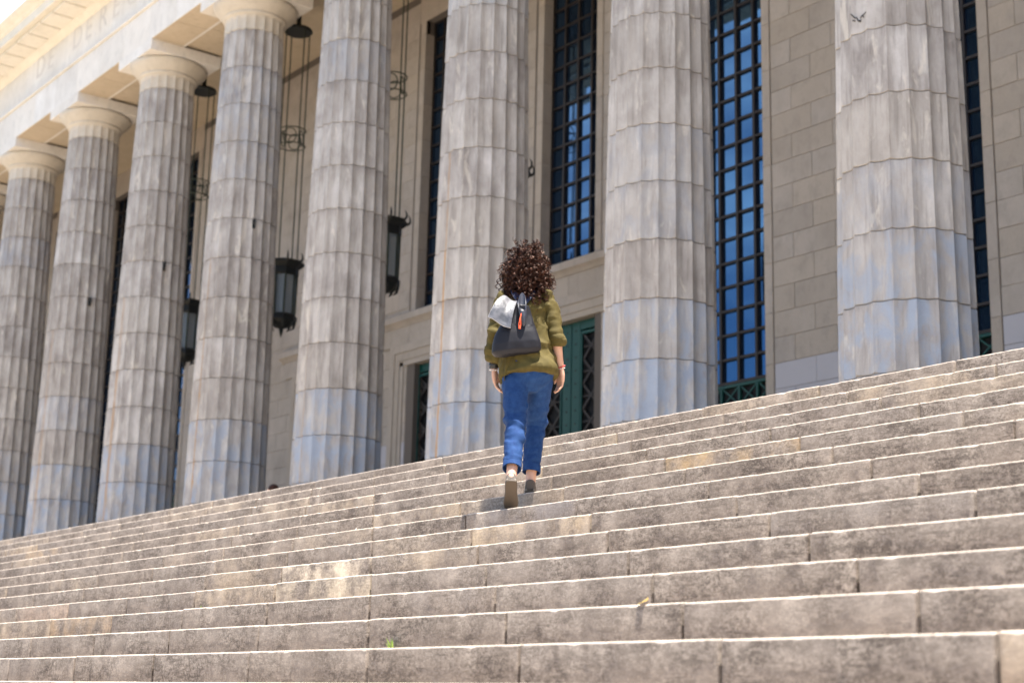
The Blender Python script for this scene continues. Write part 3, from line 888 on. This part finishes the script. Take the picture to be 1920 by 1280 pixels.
def trousers(root, J, mat, cuffL, cuffR, seed=0, crop=1.0):
    m_ = MB(); pc = J['pelvis']
    limb(m_, [(pc[0], pc[1], pc[2]+.005, .130, .095), (pc[0], pc[1], pc[2]-.012, .150, .115), (pc[0], pc[1]-.012, pc[2]-.03, .172, .135), (pc[0], pc[1]-.012, pc[2]-.085, .155, .120)], 24)
    ends = []
    for s_, cu in (('L', cuffL), ('R', cuffR)):
        hp, kn, an = J[s_+'hip'], J[s_+'kn'], J[s_+'an']
        e_ = lerp(kn, an, cu)
        ball(m_, (hp[0]*.96+pc[0]*.04, hp[1]-.035, hp[2]-.012), .086, .072, .100)
        limb(m_, [(*hp, .092, .105), (*lerp(hp, kn, .3), .086, .095), (*lerp(hp, kn, .65), .076, .082), (*kn, .066, .067), (*lerp(kn, an, .35), .061, .062), (*lerp(kn, an, .7), .057, .058), (*e_, .058, .059)], 20, False)
        ends.append((Vector(e_), (Vector(an)-Vector(kn)).normalized()))
    me = remesh(m_, .0055, 10)
    kz = {s_: J[s_+'kn'] for s_ in 'LR'}
    def fn(c):
        s_ = 'L' if c.x < (J['Lkn'][0]+J['Rkn'][0])/2 else 'R'
        k = kz[s_]
        near = math.exp(-((c.z-k[2])/.11)**2); cuf = math.exp(-((c.z-ends[0 if s_ == 'L' else 1][0].z-.05)/.07)**2); hipw = math.exp(-((c.z-J['pelvis'][2]+.08)/.06)**2)
        skew = c.z*20 + c.x*9*(1 if s_ == 'L' else -1)
        a = noise.noise(Vector((c.x*7+seed, c.y*7, skew)))
        w_ = noise.noise(Vector((c.x*16+seed, c.y*16, c.z*30)))
        rg_ = max(0, 1-abs(noise.noise(Vector((c.x*5+seed, c.y*5, skew*.55))))*3)
        return rg_*(.003+.006*near+.005*cuf+.004*hipw)+a*(.005+.009*near+.009*cuf+.008*hipw) + w_*(.002+.005*cuf+.004*near)
    fold(me, fn)
    o = obj('jeans' if mat is M['denim'] else 'trousers', me, mat, root)
    return o, ends

def shirt(root, J, mat, Lend, Rend, hem, seed=0, loose=1.0, drape=False):
    m_ = MB(); pc, ch, nk_ = J['pelvis'], J['chest'], J['neck']
    cx = lambda z: lerp(pc, ch, (z-pc[2])/(ch[2]-pc[2]))
    rows = [(nk_[2]-.005, .070, .065), (nk_[2]-.04, .118, .080), (nk_[2]-.075, .152, .092), (ch[2]+.03, .160, .108), (ch[2]-.08, .152, .110), (pc[2]+.20, .146, .108), (pc[2]+.11, .156, .122), (pc[2]+.03, .172, .142), (hem, .180, .160)]
    pts = []
    for z, a, bb in rows:
        c = cx(z); pts.append((c[0], c[1], z, a*loose, bb*loose))
    limb(m_, pts, 28, False)
    for s_, en in (('L', Lend), ('R', Rend)):
        sh, el, wr = J[s_+'sh'], J[s_+'el'], J[s_+'wr']
        e_ = lerp(el, wr, en)
        limb(m_, [(*lerp(ch, sh, .62), .068, .072), (*lerp(ch, sh, .95), .058, .062), (*lerp(sh, el, .25), .050, .054), (*lerp(sh, el, .7), .043, .045), (*el, .041, .042), (*lerp(el, wr, en*.6), .041, .041), (*e_, .041, .040)], 18, False)
        for k in (0.0, .03):
            d = (Vector(wr)-Vector(el)).normalized(); c = Vector(e_)-d*(.012+k*.9)
            limb(m_, [(*(c-d*.016), .046, .045), (*c, .050, .049), (*(c+d*.014), .046, .045)], 18, False)
    me = remesh(m_, .005, 4)
    def fn(c):
        n1 = noise.noise(Vector((c.x*9+seed, c.y*9, c.z*4.5)))
        n2 = noise.noise(Vector((c.x*14+c.z*10+seed, c.y*14, c.z*13)))
        low = max(0, min(1, (pc[2]+.25-c.z)/.3)); arm = 1 if abs(c.x-ch[0]) > .17 and c.z > pc[2]+.12 else 0
        n3 = noise.noise(Vector((c.x*10+seed, c.y*10, c.z*34)))
        rg_ = 1-abs(noise.noise(Vector((c.x*7-c.z*5+seed, c.y*6+3, c.z*6))))*2.4
        rg2 = 1-abs(noise.noise(Vector((c.x*5+c.z*8+seed+9, c.y*6, c.z*5))))*2.4
        return n1*(.006+.014*low) + n2*.008 + arm*n3*.008 + max(0, rg_)*(.017 if not arm else .007) + max(0, rg2)*.013
    fold(me, fn)
    return obj('blouse' if drape else 'shirt', me, mat, root)

def curls(root, hd, rx, ry, rz, n, seed, zlo):
    """locks of several strands, each lock winding round its own guide"""
    rnd = random.Random(seed); m_ = MB(); c0 = Vector(hd)
    for q in range(n):
        th = rnd.uniform(0, 2*PI); cz = rnd.uniform(-.97, 1.0)
        sz = math.sqrt(max(0, 1-cz*cz))
        nrm = Vector((math.cos(th)*sz, math.sin(th)*sz, cz))
        if nrm.y > .72 and cz < .35: continue
        wd = 1.0-.24*max(0, cz)**1.3-.10*max(0, -cz)**1.5+.16*noise.noise(nrm*2.4+Vector((seed, 0, 0)))
        p = c0+Vector((nrm.x*rx*wd, nrm.y*ry*wd, nrm.z*rz))*rnd.uniform(.74, .97)
        d0 = (nrm*.55+Vector((rnd.gauss(0, .4), rnd.gauss(0, .4), .25*max(0, cz)+rnd.gauss(0, .2)))).normalized()
        L = rnd.uniform(.07, .15)*(1.0 if cz > -.2 else .75); turns = L/rnd.uniform(.030, .050); hr = rnd.uniform(.006, .013)
        ph = rnd.uniform(0, 6.28); hand_ = rnd.choice((-1, 1)); N = int(9*turns)+7
        g = []; pos = p.copy(); d = d0.copy()
        for i in range(N):
            g.append((pos.copy(), d.copy())); d = (d+Vector((-nrm.x*.06, -nrm.y*.06, -.30))*(18.0/N)*.55).normalized(); pos += d*(L/N)
        if g[-1][0].z < zlo: continue
        for k in range(rnd.choice((3, 4, 5))):
            o1 = rnd.gauss(0, .30); o2 = Vector((rnd.gauss(0, .0026), rnd.gauss(0, .0026), rnd.gauss(0, .0026))); hk_ = hr*rnd.uniform(.8, 1.2); fray = rnd.uniform(0, .012)
            pts = []
            for i, (gp, gd) in enumerate(g):
                u = i/(N-1); a = gd.orthogonal().normalized(); bb = gd.cross(a); w_ = ph+o1+hand_*u*turns*2*PI; h2 = hk_*(.4+.6*min(1, u*3))
                pts.append(gp+o2*(1+u)+a*(math.cos(w_)*h2)+bb*(math.sin(w_)*h2)+nrm*(fray*u*u))
            rr = rnd.uniform(.0011, .0021)
            m_.tube(pts, [rr]*(N-2)+[rr*.7, rr*.3], 3)
    return m_

# --- the woman on the steps
HEAD_Z = YAW
wroot = tag(empty('person', (-8.040, 6.330, FLOOR-5*R)), 'person with dark curly hair, olive blouse and blue jeans climbing the steps', 'person')
wroot.rotation_euler.z = HEAD_Z
J = dict(pelvis=(-.035, -.13, .845), chest=(-.070, -.085, 1.185), neck=(-.066, -.06, 1.355), head=(-.060, -.03, 1.505),
         Lsh=(-.225, -.08, 1.290), Lel=(-.262, -.125, 1.055), Lwr=(-.258, -.055, .822), Lhd=(-.238, -.02, .655), Lout=(.25, 1, 0),
         Rsh=(.088, -.08, 1.298), Rel=(.142, -.135, 1.055), Rwr=(.180, -.075, .830), Rhd=(.185, -.045, .65), Rout=(-.45, .9, 0),
         Lhip=(-.118, -.12, .800), Lkn=(-.110, -.205, .405), Lan=(-.130, -.415, .050), Lheel=(-.130, -.470, .025), Ltoe=(-.128, -.345, -.125),
         Rhip=(.052, -.12, .805), Rkn=(.026, .10, .475), Ran=(-.002, .010, .085), Rheel=(-.004, -.010, .022), Rtoe=(.006, .185, .012), curl=.7)
body = make_body(wroot, J)
jeans, ends = trousers(wroot, J, M['denim'], .77, .77, 3)
for c, d in ends:                     # turned hems, open below
    h_ = MB(); s_ = Vector((1, 0, 0)); s_ = (s_-d*s_.dot(d)).normalized(); q = d.cross(s_)
    def rg(off, a): return [c+d*off+s_*(a*math.cos(2*PI*j/28)*(1+.035*math.sin(6*PI*j/28)))+q*(a*1.03*math.sin(2*PI*j/28)) for j in range(28)]
    h_.quad_strip([rg(-.012, .054), rg(-.020, .0590), rg(.012, .0605), rg(.030, .061), rg(.032, .057), rg(.012, .050), rg(-.01, .045)], True)
    h_.build('jeans_hem', M['denim'], jeans, 50)
make_shoe(wroot, (-.130, -.512, .012), (-.128, -.330, -.158), (0, .68, .73))
make_shoe(wroot, (-.004, -.050, .003), (.006, .205, .003), (0, 0, 1))
bl_ = shirt(wroot, J, M['olive'], .72, .30, .762, 11, 1.0, True)
def sheet(name, fn, nu, nv, mat, parent, thick=.003):
    m_ = MB()
    g = [[Vector(fn(i/(nu-1), j/(nv-1))) for j in range(nv)] for i in range(nu)]
    def nrm(i, j):
        a = g[min(i+1, nu-1)][j]-g[max(i-1, 0)][j]; b_ = g[i][min(j+1, nv-1)]-g[i][max(j-1, 0)]
        return a.cross(b_).normalized()
    A = [[g[i][j]+nrm(i, j)*thick/2 for j in range(nv)] for i in range(nu)]; B = [[g[i][j]-nrm(i, j)*thick/2 for j in range(nv)] for i in range(nu)]
    n0 = 0
    for gg in (A, B):
        for r_ in gg: m_.v += [tuple(p) for p in r_]
    ix = lambda k, i, j: k*nu*nv+i*nv+j
    for k in (0, 1):
        for i in range(nu-1):
            for j in range(nv-1): m_.f.append((ix(k, i, j), ix(k, i+1, j), ix(k, i+1, j+1), ix(k, i, j+1)))
    for i in range(nu-1):
        for j in (0, nv-1): m_.f.append((ix(0, i, j), ix(0, i+1, j), ix(1, i+1, j), ix(1, i, j)))
    for j in range(nv-1):
        for i in (0, nu-1): m_.f.append((ix(0, i, j), ix(0, i, j+1), ix(1, i, j+1), ix(1, i, j)))
    return m_.build(name, mat, parent, 55)
# loose hem of the blouse: a falling tail at the left and a flared fold at the right
def tail(u, v):
    x = -.212+.075*u+.010*math.sin(9*u)-.004*v; z = .930-(.235-.08*u)*v
    return (x, -.235+.03*math.sin(7*u+1.5*v)*v-.03*v*(1-v)+.10*(1-u)*.5, z)
sheet('blouse_tail', tail, 12, 14, M['olive'], bl_)
# hair
hm = MB(); HC = (-.056, -.062, 1.462)
ball(hm, (HC[0], HC[1]+.01, HC[2]+.045), .085, .098, .140); ball(hm, (HC[0]+.002, HC[1]-.010, HC[2]-.06), .098, .092, .115); ball(hm, (HC[0], HC[1]-.045, HC[2]-.16), .088, .075, .095)
hme = remesh(hm, .008, 3); fold(hme, lambda c: .012*noise.noise(c*40)+.012*noise.noise(c*19))
hair = obj('curly_hair', hme, M['hair'], wroot)
cm = curls(wroot, HC, .126, .126, .195, 760, 8, 1.175); cm2 = curls(wroot, (-.056, -.105, 1.335), .112, .072, .105, 260, 21, 1.115)
cm2_off = len(cm.v); cm.v += cm2.v; cm.f += [tuple(i+cm2_off for i in f) for f in cm2.f]
cm.build('curls', M['hair'], hair, 80)['kind'] = 'stuff'
# bracelets
def bracelet(c, d, r, tr, mat, name='bracelet', beads=0):
    d = Vector(d).normalized(); a = d.orthogonal().normalized(); bb = d.cross(a); m_ = MB(); c = Vector(c)
    pts = [c+a*(r*math.cos(2*PI*i/24))+bb*(r*math.sin(2*PI*i/24)) for i in range(25)]
    if beads:
        for i in range(beads):
            u = 2*PI*i/beads; ball(m_, c+a*(r*math.cos(u))+bb*(r*math.sin(u)), tr, tr, tr, 6)
    else: m_.tube(pts, tr, 6, False)
    o = m_.build(name, mat, wroot, 60)
    if beads: o['kind'] = 'stuff'
dl = Vector(J['Lwr'])-Vector(J['Lel']); dr = Vector(J['Rwr'])-Vector(J['Rel'])
for u, tr in ((.86, .006), (.89, .007), (.925, .006), (.955, .005)): bracelet(lerp(J['Lel'], J['Lwr'], u), dl+Vector((random.uniform(-.03, .03), random.uniform(-.03, .03), 0)), .032, tr, M['black'])
bracelet(lerp(J['Lel'], J['Lwr'], .79), dl, .036, .005, M['bead'], 'beaded_bracelet', 18); bracelet(lerp(J['Lel'], J['Lwr'], 1.03), dl, .031, .0045, M['bead'], 'beaded_bracelet', 18)
bracelet(lerp(J['Rel'], J['Rwr'], .95), dr+Vector((.03, .02, 0)), .030, .0052, M['red'], 'beaded_bracelet', 16); bracelet(lerp(J['Rel'], J['Rwr'], 1.0), dr, .0285, .0035, M['bead'], 'beaded_bracelet', 18)

# --- her backpack
bag = tag(empty('backpack', (-8.040, 6.330, FLOOR-5*R)), 'dark drawstring backpack with a shiny folded-over flap on the person\'s back', 'backpack')
bag.rotation_euler.z = HEAD_Z
m_ = MB()
def srect(cx, cy, z, hw, hdp, tilt=0.0, n=32, p=2.9):
    out = []
    for j in range(n):
        a = 2*PI*j/n; c, s_ = math.cos(a), math.sin(a)
        x = math.copysign(abs(c)**(2/p), c)*hw; y = math.copysign(abs(s_)**(2/p), s_)*hdp
        out.append((cx+x, cy+y, z+tilt*x))
    return out
tl = .12
m_.quad_strip([srect(-.118, -.272, .868, .10, .03, tl), srect(-.118, -.274, .872, .145, .05, tl), srect(-.118, -.277, .895, .163, .064, tl), srect(-.118, -.278, .945, .158, .067, tl), srect(-.119, -.276, 1.01, .140, .064, tl*.8),
               srect(-.113, -.270, 1.07, .115, .058, tl*.5), srect(-.103, -.266, 1.13, .085, .052, 0), srect(-.092, -.270, 1.175, .062, .046, -.1), srect(-.088, -.275, 1.20, .05, .042, -.1)], True, True, True)
me = remesh(m_, .006, 3)
fold(me, lambda c: .005*noise.noise(Vector((c.x*13+c.z*7, c.y*10, c.z*6)))+(.006*noise.noise(Vector((c.x*40, 0, c.z*5))) if c.z > 1.06 else 0))
pouch = obj('pouch', me, M['nylon'], bag)
def flap(u, v):
    TL, TR, BR, BL_ = Vector((-.210, -.262, 1.268)), Vector((-.118, -.272, 1.228)), Vector((-.156, -.385, 1.020)), Vector((-.304, -.372, 1.092))
    p = (TL*(1-u)+TR*u)*(1-v)+(BL_*(1-u)+BR*u)*v
    return p+Vector((0, -.030*math.sin(PI*v)-.006*math.sin(2*PI*u+.6), .022*math.sin(PI*v)+.005*math.sin(2*PI*u+.6)))
fo = sheet('flap', flap, 16, 18, M['flap'], bag, .005)
def edge_strip(pts, r_, mat, par, name):
    e_ = MB(); e_.tube(pts, r_, 6); return e_.build(name, mat, par, 60)
edge_strip([flap(i/15, 1) for i in range(16)], .0018, M['lining'], fo, 'edge_trim')
edge_strip([flap(0, i/15) for i in range(16)], .0018, M['lining'], fo, 'edge_trim')
# rolled mouth of the bag
m_ = MB()
def oval(z, rx, ry, cx, cy, k=1.0): return [(cx+rx*k*math.cos(2*PI*j/24), cy+ry*k*math.sin(2*PI*j/24)-.25*(0), z+(.085 if z > 1.2 else .04)*math.sin(2*PI*j/24)) for j in range(24)]
m_.quad_strip([oval(1.085, .014, .016, -.072, -.335), oval(1.12, .024, .026, -.074, -.335), oval(1.155, .028, .034, -.080, -.330), oval(1.185, .029, .036, -.084, -.324), oval(1.201, .027, .034, -.085, -.322), oval(1.2005, .021, .027, -.085, -.322), oval(1.16, .020, .024, -.082, -.328), oval(1.13, .014, .018, -.076, -.333)], True, True, True)
ru = m_.build('rolled_mouth', M['leather'], bag, 50)
m_ = MB(); m_.tube([(-.090, -.372, 1.125), (-.097, -.385, 1.09), (-.104, -.388, 1.05), (-.103, -.386, 1.02), (-.094, -.384, 1.02), (-.091, -.384, 1.05), (-.094, -.382, 1.09), (-.090, -.372, 1.125)], .0026, 6, False)
m_.box(-.1045, -.0925, -.390, -.384, 1.020, 1.042); m_.build('zip_pull', M['orange'], bag, 50)
for s_, x in ((-1, -.165), (1, .030)):
    m_ = MB(); pts = [(-.09, -.225, 1.215), (-.09+(x+.09)*.6, -.190, 1.305), (x, -.10, 1.372), (x-.005*s_, .0, 1.352), (x+.02*s_, .055, 1.25), (x+.04*s_, .03, 1.10), (x+.04*s_, -.09, .99), (x-.045*s_, -.222, .925)]
    P_ = [Vector(p) for p in pts]
    rings = []
    for i, p in enumerate(P_):
        t = (P_[min(i+1, len(P_)-1)]-P_[max(i-1, 0)]).normalized(); sd = Vector((1, 0, 0)); sd = (sd-t*sd.dot(t)).normalized(); nn = t.cross(sd)
        rings.append([p+sd*.019+nn*.003, p-sd*.019+nn*.003, p-sd*.019-nn*.003, p+sd*.019-nn*.003])
    m_.quad_strip(rings, True, True, True); m_.build('shoulder_strap', M['navy'], bag, 40)

# --- someone standing on the landing, hidden by the steps except the crown of the head
proot = tag(empty('person', (-25.43, 14.0, FLOOR)), 'dark-haired person beyond the top step, only the crown of the head showing', 'person')
proot.rotation_euler.z = 2.6
J2 = dict(pelvis=(0, 0, .93), chest=(0, .01, 1.27), neck=(0, .0, 1.46), head=(0, .02, 1.60),
          Lsh=(-.17, 0, 1.38), Lel=(-.22, -.03, 1.12), Lwr=(-.23, .04, .88), Lhd=(-.225, .07, .71), Lout=(.3, 1, 0), Rsh=(.17, 0, 1.38), Rel=(.22, -.03, 1.12), Rwr=(.23, .04, .88), Rhd=(.225, .07, .71), Rout=(-.3, 1, 0),
          Lhip=(-.09, 0, .89), Lkn=(-.10, .015, .48), Lan=(-.105, -.02, .085), Lheel=(-.105, -.07, .003), Ltoe=(-.125, .18, .003), Rhip=(.09, 0, .89), Rkn=(.10, .015, .48), Ran=(.105, -.02, .085), Rheel=(.105, -.07, .003), Rtoe=(.125, .18, .003), curl=.6)
make_body(proot, J2)
trousers(proot, J2, M['dark_cloth'], .93, .93, 21)
make_shoe(proot, J2['Lheel'], J2['Ltoe'], (0, 0, 1)); make_shoe(proot, J2['Rheel'], J2['Rtoe'], (0, 0, 1))
shirt(proot, J2, M['grey_cloth'], .85, .85, .90, 31)
hm = MB(); ball(hm, (0, .0, 1.635), .092, .105, .105); ball(hm, (0, -.045, 1.57), .082, .062, .10); obj('short_hair', remesh(hm, .008, 2), M['hair'], proot)

# ------------------------------------------------------------------ small things on the steps
def step_point(x, k, dy=.10): return (x, yk(k)+dy, zk(k))
def weed(x, k, label, n=5, h=.07, seed=0):
    rnd = random.Random(seed)
    r_ = tag(empty('weed', (x, yk(k)-.004, zk(k+1))), label, 'weed', 'weeds in the step joints')
    for i in range(n):
        a = rnd.uniform(-1, 1); L = h*rnd.uniform(.6, 1)
        m_ = MB(); w_ = .008
        m_.v += [(a*.01-w_*.4, -.012, 0), (a*.01+w_*.4, -.012, 0), (a*.02+w_, -.016-.01*abs(a), L*.5), (a*.02-w_, -.016-.01*abs(a), L*.5), (a*.05, -.03, L)]
        m_.f += [(0, 1, 2, 3), (3, 2, 4)]; m_.build('leaf', M['leaf'], r_)
def mat_leaf(name, a, c):
    t = NT(name); m = t.done(t.mix(t.rnd, a, c), .6); return m
M['leaf'] = mat_leaf('weed_leaf', (.10, .22, .02), (.22, .34, .04)); M['dry'] = mat_leaf('dry_leaf', (.55, .38, .10), (.62, .46, .16)); M['paper'] = plain('white_paper', (.8, .8, .78), .8)

weed(-6.35, 11, 'small green weed growing from a step joint near the bottom', 5, .075, 1)
weed(-9.75, 9, 'small yellowish weed growing at the foot of a left-hand step', 4, .06, 2)
for (x, k, dy, nm, mt, lab, ct) in ((-4.62, 11, -.05, 'dry_leaf', 'dry', 'dry yellow leaf lying on a lower step below the person', 'leaf'), (-9.62, 6, .01, 'paper_scrap', 'paper', 'scrap of white paper on a step left of the person', 'paper')):
    m_ = MB(); w_ = .03 if nm == 'dry_leaf' else .012
    prof = [(-1, 0, .006), (-.5, .5, .014), (0, .62, .018), (.5, .42, .020), (1, 0, .030), (.5, -.42, .012), (0, -.6, .006), (-.5, -.5, .004)]
    top = [(a*w_, c*w_, z) for a, c, z in prof]; bot = [(a*w_, c*w_, z-.002) for a, c, z in prof]
    m_.quad_strip([bot, top], True, True, True)
    o = tag(m_.build(nm, M[mt]), lab, ct); o.location = (x, yk(k)+dy+.06, zk(k))
